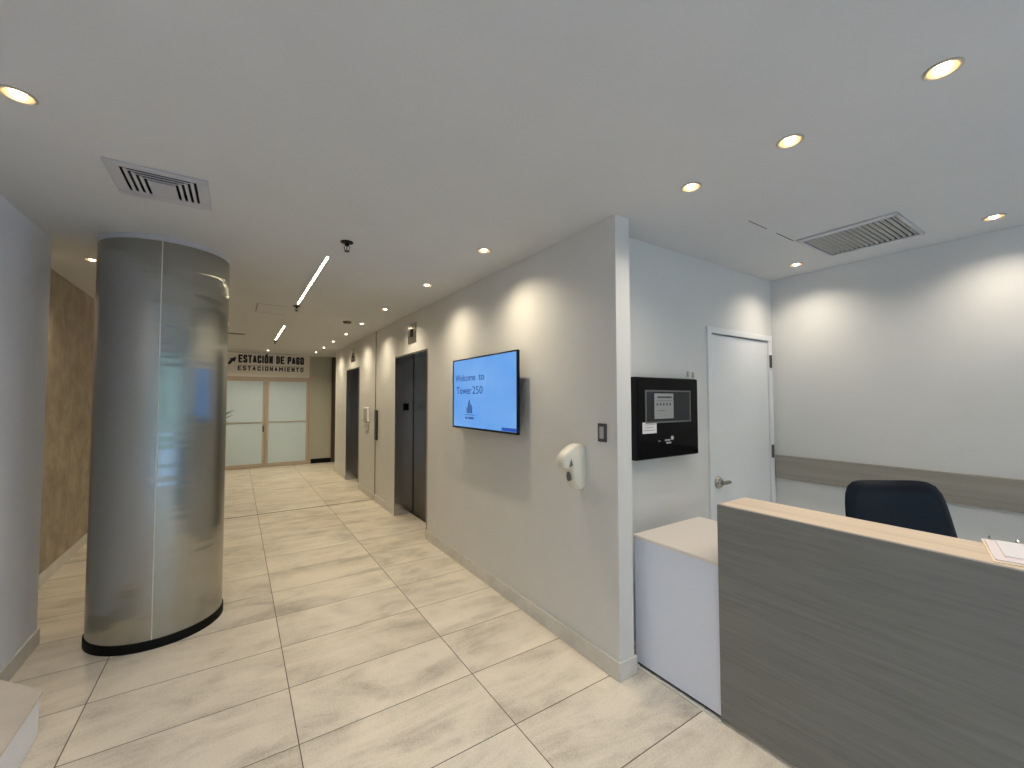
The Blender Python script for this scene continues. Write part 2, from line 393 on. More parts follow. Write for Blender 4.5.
# low tiled step at the left edge
st = thing('low_step', 'low white-sided step with a beige tiled top against the left wall', 'step', (-0.95, 2.2, 0))
poly = [(-1.065, 0.4), (-0.765, 0.4), (-0.765, 2.965), (-1.065, 3.30)]
MB().prism(poly, 'z', 0.0, 0.185).build('riser', 'left_daylit_paint', st)
pt = [(-1.065, 0.395), (-0.755, 0.395), (-0.755, 2.975), (-1.065, 3.315)]
MB().prism(pt, 'z', 0.185, 0.20, bevel=0.002, seg=1).build('tread', 'step_tile', st)

# ------------------------------------------------------------------ steel column
CX, CY, CR = -0.441, 3.936, 0.374
co = thing('steel_clad_column', 'large round column clad in brushed stainless steel with a black base', 'column', (CX, CY, 0))
seam = [math.radians(d) for d in (-88.5, 31.5, 151.5)]
for i in range(3):
    a0 = seam[i]+0.008; a1 = seam[i]+2*PI/3-0.008
    c = MB(); N = 40; lo = []; hi = []; lo2 = []; hi2 = []
    for k in range(N+1):
        a = a0+(a1-a0)*k/N
        for L, r, z in ((lo, CR, .055), (hi, CR, 2.655), (lo2, CR-.006, .055), (hi2, CR-.006, 2.655)):
            L.append(c.bm.verts.new((CX+r*math.cos(a), CY+r*math.sin(a), z)))
    for k in range(N):
        c.bm.faces.new((lo[k], lo[k+1], hi[k+1], hi[k])); c.bm.faces.new((lo2[k], hi2[k], hi2[k+1], lo2[k+1]))
        c.bm.faces.new((hi[k], hi[k+1], hi2[k+1], hi2[k])); c.bm.faces.new((lo[k], lo2[k], lo2[k+1], lo[k+1]))
    for k in (0, N): c.bm.faces.new((lo[k], hi[k], hi2[k], lo2[k]))
    c.build('cladding_panel', 'column_steel', co, smooth=True)
    a = seam[i]
    c = MB(); c.lathe([(CR-.008, .055), (CR-.002, .055), (CR-.002, 2.655), (CR-.008, 2.655)], (CX, CY, 0), n=2, a0=a-.010, a1=a+.010, cap=False)
    tag(c.build('seam_strip', 'seam_metal', co), 'pale metal strip between two steel panels')
MB().lathe([(CR-.008, 0.04), (CR-.008, H)], (CX, CY, 0), n=64).build('core', 'ceiling_paint', co, smooth=True)
tag(MB().lathe([(CR+.008, 0), (CR+.008, .052), (CR+.004, .058), (CR-.006, .058)], (CX, CY, 0), n=96).build('base_ring', 'black_rubber', co, smooth=True), 'black rubber base ring')
tag(MB().lathe([(CR-.004, 2.655), (CR+.003, 2.66), (CR+.003, H-.001)], (CX, CY, 0), n=96, cap=False).build('top_ring', 'vent_white', co, smooth=True), 'thin white ring against the ceiling')

# ------------------------------------------------------------------ downlights
def make_downlight(x, y, label, z=H):
    t = thing('downlight', label, 'ceiling light', (x, y, z), group='recessed downlights')
    MB().lathe([(.040, .0), (.040, -.003), (.045, -.006), (.050, -.003), (.050, 0)], n=40, cap=False).build('trim_ring', 'trim_ring_metal', t, local=True, smooth=True)
    MB().lathe([(.0398, -.003), (.036, .012), (.026, .030), (.026, .05)], n=40, cap=False).build('reflector', 'reflector_gold', t, local=True, smooth=True)
    MB().lathe([(.021, .035), (.021, .006), (.018, -.003), (.010, -.009), (.0001, -.011)], n=32).build('lamp', 'lamp_glow', t, local=True, smooth=True)
    ld = bpy.data.lights.new('spot', 'SPOT'); ld.energy = SPOT_W; ld.color = SPOT_COL; ld.spot_size = math.radians(142); ld.spot_blend = 1.0; ld.shadow_soft_size = 0.02
    lo = bpy.data.objects.new('lamp_light', ld); COL.objects.link(lo); lo.parent = t; lo.location = (0, 0, -0.014)
    return t
proto = make_downlight(*DOWN[0])
DL = [proto]
def warm_lamp(d):
    for ch in d.children:
        if ch.type == 'LIGHT': ch.data = CORR
CORR = [c_.data for c_ in proto.children if c_.type == 'LIGHT'][0].copy(); CORR.energy = SPOT_W*1.6; CORR.color = (1.0, 0.84, 0.60)
for x, y, lab in DOWN[1:]:
    d = copy_tree(proto)
    if y > 2.5: warm_lamp(d)
    d.location = (x, y, H); d['label'] = lab; DL.append(d)
d = copy_tree(proto); d.location = (*LEFT_LAMP, HR); d['label'] = 'bright recessed downlight between the left wall and the steel column'; warm_lamp(d)
for (x, y), w in zip(FILL_LAMPS, ('just behind the camera in line with the desk front', 'behind the camera nearest the left wall', 'farther back beside the left wall', 'in the middle of the entrance lobby', 'by the right wall behind the camera')):      # unseen downlights added over the lobby to brighten the room
    d = copy_tree(proto); d.location = (x, y, H); d['label'] = 'added unseen lobby downlight '+w

# ------------------------------------------------------------------ linear lights
for (x0, x1, y0, y1), lab in zip(SLOTS, ('long glowing LED strip light recessed in the corridor ceiling, the nearer one', 'short-looking glowing LED strip light far down the corridor near the sign')):
    t = thing('linear_light', lab, 'ceiling light', ((x0+x1)/2, (y0+y1)/2, H), group='recessed strip lights')
    MB().box(x0-.004, x0, y0-.008, y1+.008, H-.002, H+.03).box(x1, x1+.004, y0-.008, y1+.008, H-.002, H+.03).box(x0, x1, y0-.008, y0, H-.002, H+.03).box(x0, x1, y1, y1+.008, H-.002, H+.03).build('housing', 'vent_white', t)
    MB().box(x0, x1, y0, y1, H+.002, H+.012).build('diffuser', 'led_glow', t)

# ------------------------------------------------------------------ ceiling fittings
def sprinkler(x, y, label, big=1.0):
    t = thing('sprinkler', label, 'sprinkler', (x, y, H), group='ceiling sprinklers')
    MB().lathe([(.038, 0), (.040, -.004), (.030, -.010), (.012, -.012)], n=28).build('escutcheon', 'black_plastic', t, local=True, smooth=True)
    MB().lathe([(.012, -.010), (.014, -.022), (.009, -.026)], n=16).build('body', 'black_plastic', t, local=True, smooth=True)
    c = MB(); c.tube([(.010, 0, -.022), (.017, 0, -.036), (.014, 0, -.050), (.004, 0, -.060)], .0028, 8)
    c.tube([(-.010, 0, -.022), (-.017, 0, -.036), (-.014, 0, -.050), (-.004, 0, -.060)], .0028, 8)
    c.tube([(0, 0, -.022), (0, 0, -.058)], .003, 8); c.build('frame_arms', 'black_plastic', t, local=True)
    MB().lathe([(.004, -.058), (.016, -.060), (.016, -.063), (.004, -.064)], n=20).build('deflector', 'black_plastic', t, local=True)
    return t
sprinkler(0.616, 3.007, 'black fire sprinkler hanging from the ceiling right of the near strip light').scale = (1.08,)*3
sprinkler(0.56, 5.40, 'dark fire sprinkler at the far end of the near strip light')
sprinkler(0.57, 8.82, 'small dark fire sprinkler at the far end of the distant strip light')
c = MB(); c.lathe([(.055, 0), (.057, -.012), (.045, -.03), (.02, -.036)], (1.264, 6.10, H), n=32)
o = c.build('smoke_detector', 'hinge_metal', smooth=True, origin=(1.264, 6.1, H)); tag(o, 'round grey smoke detector on the ceiling left of the corridor downlights', 'smoke detector')
# square air diffuser
x0, x1, y0, y1 = VENT
t = thing('air_diffuser', 'square white air diffuser with nested slots in the ceiling above the column', 'air vent', ((x0+x1)/2, (y0+y1)/2, H))
c = MB()
for q in ((x0, x1, y0, y0+.045), (x0, x1, y1-.07, y1), (x0, x0+.05, y0+.045, y1-.07), (x1-.05, x1, y0+.045, y1-.07)): c.box(*q, H-.009, H-.001, bevel=.002, seg=1)
c.build('flange', 'vent_white', t)
c = MB(); ix0, ix1, iy0, iy1 = x0+.05, x1-.05, y0+.045, y1-.07
for k in range(1, 5):
    o_ = k*.026; a, b_, cc = ix0+o_, ix1-o_, iy0+o_
    w_ = .014
    c.box(a-w_, a, cc-w_, iy1, H-.008, H-.004); c.box(b_, b_+w_, cc-w_, iy1, H-.008, H-.004); c.box(a, b_, cc-.007, cc, H-.008, H-.005)
c.build('blade', 'vent_white', t)
c = MB(); c.box(ix0+.104, ix1-.104, iy0+.104, iy1, H-.008, H+.004); c.build('centre_plate', 'vent_white', t)
c = MB(); c.box(x0, x1, y0, y1, H+.05, H+.06).box(x0, x0+.01, y0, y1, H+.001, H+.05).box(x1-.01, x1, y0, y1, H+.001, H+.05).box(x0, x1, y0, y0+.01, H+.001, H+.05).box(x0, x1, y1-.01, y1, H+.001, H+.05); c.build('duct', 'vent_slot', t)
# return grille above the desk
x0, x1, y0, y1 = GRILLE
t = thing('return_grille', 'rectangular grey slatted air grille in the ceiling above the office chair', 'air vent', ((x0+x1)/2, (y0+y1)/2, H))
c = MB()
for q in ((x0-.0, x1, y0-.0, y0+.022), (x0, x1, y1-.022, y1), (x0-.03, x0+.022, y0, y1), (x1-.022, x1, y0, y1)): c.box(*q, H-.010, H-.001, bevel=.0015, seg=1)
c.build('frame', 'vent_white', t)
NS = 17
for k in range(NS):
    y = y0+.022+(y1-y0-.044)*(k+.5)/NS
    c = MB(); c.prism([(y-.0075, H+.006), (y-.006, H+.006), (y+.006, H-.007), (y+.0045, H-.007)], 'x', x0+.02, x1-.02); c.build('slat', 'grille_grey', t)
c = MB(); c.box(x0, x1, y0, y1, H+.06, H+.07).box(x0, x0+.01, y0, y1, H+.001, H+.06).box(x1-.01, x1, y0, y1, H+.001, H+.06).box(x0, x1, y0, y0+.01, H+.001, H+.06).box(x0, x1, y1-.01, y1, H+.001, H+.06); c.build('duct', 'vent_slot', t)
# hairline seams around the access panels
c = MB(); c.box(2.60, 2.82, 1.30, 1.304, H-.0015, H+.001); c.box(2.95, 3.19, 1.30, 1.305, H-.0015, H+.001); struct('trim_3', c, 'vent_slot')
c = MB()
for q in ((.17, .46, 5.50, 5.507), (.17, .177, 5.50, 6.03), (.2, .5, 6.03, 6.035)): c.box(*q, H-.0012, H+.001)
struct('trim_4', c, 'vent_slot')
t = thing('slot_diffuser', 'narrow grey slot air diffuser in the ceiling left of the far strip light', 'air vent', (-.05, 8.2, H))
MB().box(-.20, .10, 8.13, 8.27, H-.006, H-.001, bevel=.001, seg=1).build('frame', 'grille_grey', t)
MB().box(-.18, .08, 8.155, 8.19, H-.008, H-.006).box(-.18, .08, 8.205, 8.24, H-.008, H-.006).build('slot', 'vent_slot', t)

# ------------------------------------------------------------------ elevators
def elevator(y0, y1, label, plate):
    zt = 2.19
    t = thing('elevator', label, 'elevator', (XW, (y0+y1)/2, 0))
    w_ = 0.022
    MB().box(XW-.004, XD+.010, y1-.012, y1, 0, zt).build('jamb', 'elevator_steel', t)
    MB().box(XW-.004, XD+.010, y0, y0+.012, 0, zt).build('jamb', 'elevator_steel', t)
    MB().box(XW-.004, XD+.010, y0+.012, y1-.012, zt-.014, zt).build('header', 'polished_steel', t)
    mid = (y0+y1)/2
    MB().box(XD-.004, XD+.010, y1-.034, y1-.0125, .008, zt-.014).build('shadow_gap', 'dark_gap', t)
    MB().box(XD, XD+.012, y0+.012, mid-.0015, .008, zt-.014).build('door_panel', 'elevator_door_steel', t)
    MB().box(XD, XD+.012, mid+.0015, y1-.035, .008, zt-.014).build('door_panel', 'elevator_door_steel', t)
    MB().box(XD-.03, XD+.012, y0+.012, y1-.012, .0005, .007).build('sill', 'dark_bronze', t)
    MB().box(XW-.010, XW-.004, y0, y0+.016, 0, zt).build('architrave', 'polished_steel', t)
    MB().box(XW-.010, XW-.004, y1-.008, y1, 0, zt).build('architrave', 'polished_steel', t)
    MB().box(XW-.010, XW-.004, y0+.016, y1-.008, zt-.02, zt).build('architrave', 'polished_steel', t)
    if plate:
        p = MB().box(1.95, 2.03, y1-.018, y1-.012, 1.445, 1.545, bevel=.002, seg=1).build('sensor_plate', 'black_gloss', t); p['label'] = 'black square plate on the steel jamb'
    return t
elevator(4.573, 5.745, 'nearer elevator doorway with dark brushed steel doors, past the television', True)
elevator(7.80, 8.85, 'farther elevator doorway with dark steel doors, near the end of the corridor', False)
for ya, yb, lab in ((4.95, 5.235, 'square polished steel floor indicator above the nearer elevator'), (8.15, 8.47, 'small dark floor indicator plate above the farther elevator')):
    t = thing('floor_indicator', lab, 'indicator panel', (XW, (ya+yb)/2, 2.31), group='elevator floor indicators')
    MB().box(XW-.010, XW, ya, yb, 2.315, 2.56, bevel=.002, seg=1).build('plate', 'polished_steel', t)
    MB().box(XW-.013, XW-.010, (ya+yb)/2-.05, (ya+yb)/2+.05, 2.39, 2.49).build('display', 'black_gloss', t)
# call button panel and intercom
t = thing('call_button_panel', 'tall narrow dark call button panel on the wall joint between the elevators', 'call panel', (XW, 6.80, .96))
MB().box(XW-.035, XW, 6.60, 6.69, .97, 1.43, bevel=.004).build('housing', 'call_panel_dark', t)
for z in (1.16, 1.22): MB().lathe([(.014, -.035), (.014, -.041), (.011, -.043)], (XW, 6.645, z), axis='x', n=20).build('button', 'chrome', t)
t = thing('intercom', 'white rectangular box mounted on the wall between the two elevators', 'intercom', (XW, 7.25, 1.2))
MB().box(XW-.03, XW, 7.12, 7.42, 1.225, 1.47, bevel=.006).build('housing', 'plastic_bright', t)
MB().box(XW-.034, XW-.03, 7.16, 7.38, 1.245, 1.45, bevel=.002, seg=1).build('cover', 'outlet_box', t)
o = MB().box(XW-.022, XW, 7.14, 7.34, 1.12, 1.19, bevel=.004).build('junction_box', 'outlet_box'); tag(o, 'small grey box on the wall just below the white intercom', 'wall box')

# ------------------------------------------------------------------ far glass doors, sign and side panels
YF = 11.56
d1 = thing('door_1', 'double frosted glass doors with beige frames at the corridor end', 'door', (.575, YF, 0), kind='structure')
def leaf(x0, x1):
    t_ = .055
    f = MB().box(x0, x0+t_, YF-.02, YF+.025, 0.01, 2.10).box(x1-t_, x1, YF-.02, YF+.025, 0.01, 2.10).box(x0+t_, x1-t_, YF-.02, YF+.025, .01, .09).box(x0+t_, x1-t_, YF-.02, YF+.025, 2.04, 2.10).box(x0+t_, x1-t_, YF-.018, YF+.02, 1.055, 1.075).build('door_leaf', 'aluminium_beige', d1)
    MB().box(x0+t_, x1-t_, YF-.004, YF+.004, .09, 1.055).box(x0+t_, x1-t_, YF-.004, YF+.004, 1.075, 2.04).build('glass_pane', 'frosted_glass', f)
    return f
la = leaf(-.355, .568); lb = leaf(.582, 1.505)
MB().box(.515, .548, YF-.05, YF-.02, .84, .98, bevel=.004).build('handle', 'dark_bronze', la)
c = MB().box(-.42, -.36, YF-.03, YF+.04, 0, H).box(1.51, 1.565, YF-.03, YF+.04, 0, H).box(-.36, 1.51, YF-.03, YF+.04, 2.105, 2.14)
c.build('door_frame', 'aluminium_beige', d1)
GLY = {'E': [[(1, 0), (0, 0), (0, 1), (1, 1)], [(0, .5), (.85, .5)]], 'S': [[(1, .82), (.8, 1), (.2, 1), (0, .82), (0, .66), (1, .36), (1, .18), (.8, 0), (.2, 0), (0, .18)]],
 'T': [[(0, 1), (1, 1)], [(.5, 1), (.5, 0)]], 'A': [[(0, 0), (.5, 1), (1, 0)], [(.2, .3), (.8, .3)]], 'C': [[(1, .75), (1, .85), (.8, 1), (.2, 1), (0, .85), (0, .15), (.2, 0), (.8, 0), (1, .15), (1, .25)]],
 'I': [[(.5, 0), (.5, 1)]], 'O': [[(.2, 0), (.8, 0), (1, .15), (1, .85), (.8, 1), (.2, 1), (0, .85), (0, .15), (.2, 0)]], 'N': [[(0, 0), (0, 1), (1, 0), (1, 1)]],
 'D': [[(0, 0), (.7, 0), (1, .2), (1, .8), (.7, 1), (0, 1), (0, 0)]], 'P': [[(0, 0), (0, 1), (.8, 1), (1, .88), (1, .58), (.8, .45), (0, .45)]],
 'G': [[(1, .75), (1, .85), (.8, 1), (.2, 1), (0, .85), (0, .15), (.2, 0), (.8, 0), (1, .15), (1, .45), (.55, .45)]], 'M': [[(0, 0), (0, 1), (.5, .35), (1, 1), (1, 0)]], 'Ó': None}
GLY['Ó'] = GLY['O']+[[(.4, 1.16), (.75, 1.34)]]
def block_text(name, text, x0, x1, z0, h, t, y, mt, parent, gap):
    """heavy condensed capitals made of strokes, read along +x on a wall facing -y"""
    ws = [(.45 if ch == 'I' else .5 if ch == ' ' else 1.25 if ch == 'M' else 1.0) for ch in text]
    unit = (x1-x0)/(sum(ws)+gap*(len(text)-1)); c = MB(); x = x0
    for ch, w in zip(text, ws):
        ww = unit*w-t
        for line in GLY.get(ch) or []:
            P = [Vector((x+t/2+p[0]*max(ww, 0), z0+t/2+p[1]*(h-t))) for p in line]
            for a, b in zip(P, P[1:]):
                d = (b-a).normalized(); nrm = Vector((-d.y, d.x))*t/2; a2 = a-d*t*.5; b2 = b+d*t*.5
                if ch in 'ANM' and abs(d.x) > .02 and abs(d.y) > .02: a2, b2 = a-d*t*.15, b+d*t*.15
                c.prism([tuple(a2+nrm), tuple(a2-nrm), tuple(b2-nrm), tuple(b2+nrm)], 'y', y-.0015, y+.0015)
        x += unit*w+unit*gap
    return c.build(name, mt, parent)
sg = thing('overhead_sign', 'silver sign panel reading ESTACIÓN DE PAGO over the frosted glass doors', 'sign', (.575, YF, 2.14))
MB().box(-.36, 1.51, YF-.02, YF+.03, 2.14, H-.001).build('panel', 'sign_silver', sg)
ys = YF-.0215
block_text('title_lettering', 'ESTACIÓN DE PAGO', .01, 1.38, 2.465, .185, .037, ys, 'sign_navy', sg, .16)
block_text('subtitle_lettering', 'ESTACIONAMIENTO', .0, 1.37, 2.285, .105, .023, ys, 'sign_navy', sg, .42)
MB().box(.01, 1.38, ys-.001, ys+.001, 2.405, 2.412).build('rule_line', 'sign_navy', sg)
ac = (-.13, 2.485)
MB().prism([(ac[0]+.10, ac[1]+.11), (ac[0]-.035, ac[1]+.06), (ac[0]-.01, ac[1]+.04), (ac[0]-.07, ac[1]-.05), (ac[0]-.03, ac[1]-.08), (ac[0]+.04, ac[1]+.01), (ac[0]+.07, ac[1]-.01)], 'y', ys-.001, ys+.001).build('arrow', 'sign_navy', sg)
d2 = thing('window_2', 'greenish glass side panel right of the double doors', 'window', (1.79, YF, 0), kind='structure')
MB().box(1.57, 2.03, YF-.02, YF+.03, 2.14, 2.18).box(1.995, 2.03, YF-.02, YF+.03, .1, H).build('frame', 'aluminium_beige', d2)
MB().box(1.565, 1.995, YF, YF+.01, .11, 2.14).box(1.565, 1.995, YF, YF+.01, 2.18, H).build('glass_pane', 'green_grey_glass', d2)
MB().box(1.565, 2.10, YF-.03, YF+.03, 0, .11).build('kick_plate', 'black_rubber', d2)

# potted plant mostly behind the column
pp = thing('potted_palm', 'dark spiky palm leaves poking out from behind the steel column', 'plant', (-.62, 8.0, 0))
MB().lathe([(.15, 0), (.19, .02), (.22, .40), (.23, .42), (.205, .42), (.19, .36)], (-.62, 8.0, 0), n=36).build('pot', 'pot_dark', pp, smooth=True)
MB().lathe([(.19, .33), (.205, .375)], (-.62, 8.0, 0), n=24).build('soil', 'soil', pp)
MB().tube([(-.62, 8.0, .36), (-.60, 8.0, .7), (-.61, 8.01, 1.0)], [.03, .024, .02], 10).build('stem', 'pot_dark', pp)
def frond(a, reach, rise, w=.022, drop=.0):
    c = MB(); N = 10; pr = None
    dx, dy = math.cos(a), math.sin(a)
    for k in range(N+1):
        s_ = k/N; r = reach*s_; z = 1.0+rise*s_-drop*s_*s_; ww = w*math.sin(PI*min(1, .12+s_*.88))**.4*(1 if s_ < 1 else 0)+.0008
        a_ = c.bm.verts.new((-.61+dx*r-dy*ww, 8.01+dy*r+dx*ww, z)); b_ = c.bm.verts.new((-.61+dx*r+dy*ww, 8.01+dy*r-dx*ww, z)); m_ = c.bm.verts.new((-.61+dx*r, 8.01+dy*r, z-.35*ww))
        if pr: c.bm.faces.new((pr[0], pr[2], m_, a_)); c.bm.faces.new((pr[2], pr[1], b_, m_))
        pr = (a_, b_, m_)
    c.build('leaf', 'palm_leaf', pp)
for a, r_, z_, d_ in ((-.02, .60, .60, .16), (-.22, .58, .55, .10), (.2, .58, .48, .12), (-.4, .55, .40, .14), (.05, .50, .36, .14), (1.2, .5, .5, .2), (1.9, .5, .6, .2), (2.6, .5, .5, .25), (3.3, .5, .6, .2), (4.0, .45, .5, .25), (4.7, .4, .6, .2), (5.2, .4, .55, .2), (.8, .5, .7, .2), (1.5, .35, .8, .1)): frond(a, r_, z_, .034, d_)

# ------------------------------------------------------------------ television on the corridor wall
tv = thing('wall_television', 'flat television showing a blue Welcome to Tower 250 screen on the corridor wall', 'television', (XW, 3.12, 1.32))
y0, y1, z0, z1 = 2.555, 3.685, 1.333, 1.972
XT = 1.742; y0 = 2.572
c = MB().box(XT, XT+.012, y0, y1, z0, z0+.016).box(XT, XT+.012, y0, y1, z1-.011, z1).box(XT, XT+.012, y0, y0+.011, z0+.016, z1-.011).box(XT, XT+.012, y1-.011, y1, z0+.016, z1-.011)
c.box(XT+.012, XT+.024, y0, y1, z0, z1, bevel=.003)
c.build('bezel', 'black_plastic', tv)
MB().box(XT+.006, XT+.0121, y0+.011, y1-.011, z0+.016, z1-.011).build('screen', 'tv_screen', tv)
MB().box(XT+.024, XT+.055, y0+.2, y1-.2, z0+.08, z0+.42, bevel=.008).build('rear_housing', 'black_plastic', tv)
MB().box(XT+.055, XW, 3.0, 3.24, 1.50, 1.75).build('wall_bracket', 'black_plastic', tv)
xs = XT+.0055
lettering('greeting_lettering', 'Welcome', .088, (xs, 3.435, 1.768), (0, -1, 0), (0, 0, 1), 'tv_ink', tv, .001, width=.40, bold=.0008)
lettering('greeting_lettering', 'to', .088, (xs, 3.13, 1.768), (0, -1, 0), (0, 0, 1), 'tv_ink', tv, .001, width=.10, bold=.0008)
lettering('tower_lettering', 'Tower', .098, (xs, 3.46, 1.648), (0, -1, 0), (0, 0, 1), 'tv_ink', tv, .001, width=.30, bold=.0008)
lettering('tower_lettering', '250', .098, (xs, 3.20, 1.648), (0, -1, 0), (0, 0, 1), 'tv_ink', tv, .001, width=.185)
c = MB()
ye, ze = 3.345, 1.475
c.prism([(ye+.058, ze), (ye+.058, ze+.055), (ye+.040, ze+.055), (ye+.040, ze)], 'x', xs-.0005, xs+.0005)
c.prism([(ye+.030, ze), (ye+.030, ze+.085), (ye+.004, ze+.125), (ye-.001, ze+.125), (ye-.004, ze)], 'x', xs-.0005, xs+.0005)
c.prism([(ye-.014, ze), (ye-.014, ze+.09), (ye-.048, ze+.055), (ye-.048, ze)], 'x', xs-.0005, xs+.0005)
c.box(xs-.0005, xs+.0005, ye-.10, ye+.10, ze-.018, ze-.013)
c.build('tower_emblem', 'tv_ink', tv)
for qa, qb in ((ye+.085, ye+.045), (ye+.025, ye-.075)): MB().box(xs-.0005, xs+.0005, qb, qa, ze-.052, ze-.034).build('emblem_caption', 'tv_ink', tv)
MB().box(xs-.0005, xs+.0005, 2.57, 2.80, 1.352, 1.378).build('status_bar', 'tv_bar', tv)

# ------------------------------------------------------------------ hand sanitiser dispenser
dp = thing('wall_dispenser', 'white curved sanitiser dispenser on the wall right of the television', 'dispenser', (XW, 2.01, 1.03))
prof = [(1.845, 1.045), (1.815, 1.028), (1.785, 1.034), (1.758, 1.068), (1.744, 1.115), (1.738, 1.150), (1.733, 1.175), (1.722, 1.190), (1.702, 1.178), (1.684, 1.172), (1.668, 1.182), (1.661, 1.205), (1.664, 1.235), (1.684, 1.264), (1.715, 1.288), (1.750, 1.308), (1.785, 1.319), (1.82, 1.316), (1.845, 1.300)]
c = MB(); ya, yb = 1.952, 2.040; K = len(prof); rings = []
for y, ins in ((ya, .018), (ya+.005, .008), (ya+.016, .002), (ya+.034, 0), (yb-.034, 0), (yb-.016, .002), (yb-.005, .008), (yb, .018)):
    ring = []
    for px, pz in prof:
        dx, dz = px-1.78, pz-1.20; L = math.hypot(dx, dz) or 1
        q = max(0, 1-ins/L); x_ = 1.78+dx*q if px < 1.84 else px
        ring.append(c.bm.verts.new((x_, y, 1.20+dz*q)))
    rings.append(ring)
for A, B in zip(rings, rings[1:]):
    for i in range(K): c.bm.faces.new((A[i], A[(i+1) % K], B[(i+1) % K], B[i]))
c.bm.faces.new(rings[0][::-1]); c.bm.faces.new(rings[-1])
c.build('shell', 'plastic_white', dp, smooth=True)
c = MB().prism([(1.996+.020*math.cos(k*PI/8), 1.118+.030*math.sin(k*PI/8)) for k in range(16)], 'x', 1.737, 1.79)
c.build('sensor_window', 'plastic_grey', dp)
c = MB().prism([(1.703, 1.181), (1.722, 1.232), (1.736, 1.192)], 'y', ya-.0015, ya+.02); c.build('lock_notch', 'plastic_grey', dp)
MB().box(1.838, 1.8448, 1.950, 2.042, 1.04, 1.31, bevel=.003).build('back_plate', 'plastic_white', dp)

# light switch
sw = thing('light_switch', 'grey-framed light switch on the corridor wall near the wall end', 'light switch', (XW, 1.805, 1.34))
MB().box(XW-.008, XW, 1.770, 1.842, 1.342, 1.453, bevel=.002, seg=1).build('plate', 'switch_plate_grey', sw)
MB().box(XW-.013, XW-.008, 1.789, 1.823, 1.362, 1.433, bevel=.002, seg=1).build('rocker', 'switch_rocker', sw)

# ------------------------------------------------------------------ fire alarm panel
fp = thing('fire_alarm_panel', 'black glossy fire alarm control panel mounted on the wall left of the white door', 'control panel', (2.45, 1.88, 1.21))
YP = 1.78
MB().box(2.13, 2.785, YP+.012, 1.88, 1.204, 1.743, bevel=.004).build('cabinet', 'black_plastic', fp)
MB().box(2.135, 2.78, YP, YP+.012, 1.209, 1.738, bevel=.003, seg=1).build('door', 'black_gloss', fp)
def onY(px, py, y=YP):
    d = R2*((px-512)/416.93)-U2*((py-384)/416.93)+F
    k = y/d.y; return (d.x*k, EYE+d.z*k)
wx0, wz1 = 2.215, 1.648; wx1, wz0 = 2.68, 1.450
c = MB()
for q in ((wx0-.012, wx1+.012, wz1, wz1+.010), (wx0-.012, wx1+.012, wz0-.010, wz0), (wx0-.012, wx0, wz0, wz1), (wx1, wx1+.012, wz0, wz1)): c.box(q[0], q[1], YP-.003, YP, q[2], q[3])
c.build('window_rim', 'panel_grey_rim', fp)
MB().box(wx0, wx1, YP-.001, YP, wz0, wz1).build('window_glass', 'panel_window_glass', fp)
c = MB().box(2.295, 2.495, YP-.003, YP-.001, wz0+.018, wz1-.012).build('display', 'panel_display', fp)
q = MB().box(2.325, 2.475, YP-.0036, YP-.003, 1.605, 1.617)
for k in range(5): q.box(2.315+k*.034, 2.33+k*.034, YP-.0036, YP-.003, 1.555, 1.572)
q.box(2.315, 2.48, YP-.0036, YP-.003, 1.585, 1.588); q.box(2.315, 2.40, YP-.0036, YP-.003, 1.52, 1.523)
q.build('display_print', 'panel_print', c)
lb_ = MB().box(2.175, 2.315, YP-.0015, YP, 1.375, 1.448).build('paper_label', 'paper_white', fp); lb_['label'] = 'small white printed label'
q = MB()
for k, (a, b_) in enumerate(((2.19, 2.295), (2.20, 2.28), (2.19, 2.30))): q.box(a, b_, YP-.002, YP-.0015, 1.43-k*.018, 1.433-k*.018)
q.build('label_print', 'plastic_grey', lb_)
q = MB().lathe([(.0001, -.003), (.014, -.003), (.014, 0)], (2.478, YP, 1.335), axis='y', n=20)
q.build('maker_emblem', 'switch_rocker', fp)
for q in ((2.40, 2.455, 1.318, 1.328), (2.415, 2.465, 1.300, 1.310), (2.335, 2.352, 1.318, 1.323)): MB().box(q[0], q[1], YP-.002, YP, q[2], q[3]).build('maker_lettering', 'switch_rocker', fp)
cb = thing('cable_bracket', 'two tiny pale clips on the wall above the black alarm panel', 'clips', (2.84, 1.88, 1.76))
MB().box(2.80, 2.822, 1.868, 1.88, 1.765, 1.805, bevel=.002, seg=1).build('clip', 'outlet_box', cb)
MB().box(2.865, 2.885, 1.868, 1.88, 1.758, 1.80, bevel=.002, seg=1).build('clip', 'outlet_box', cb)

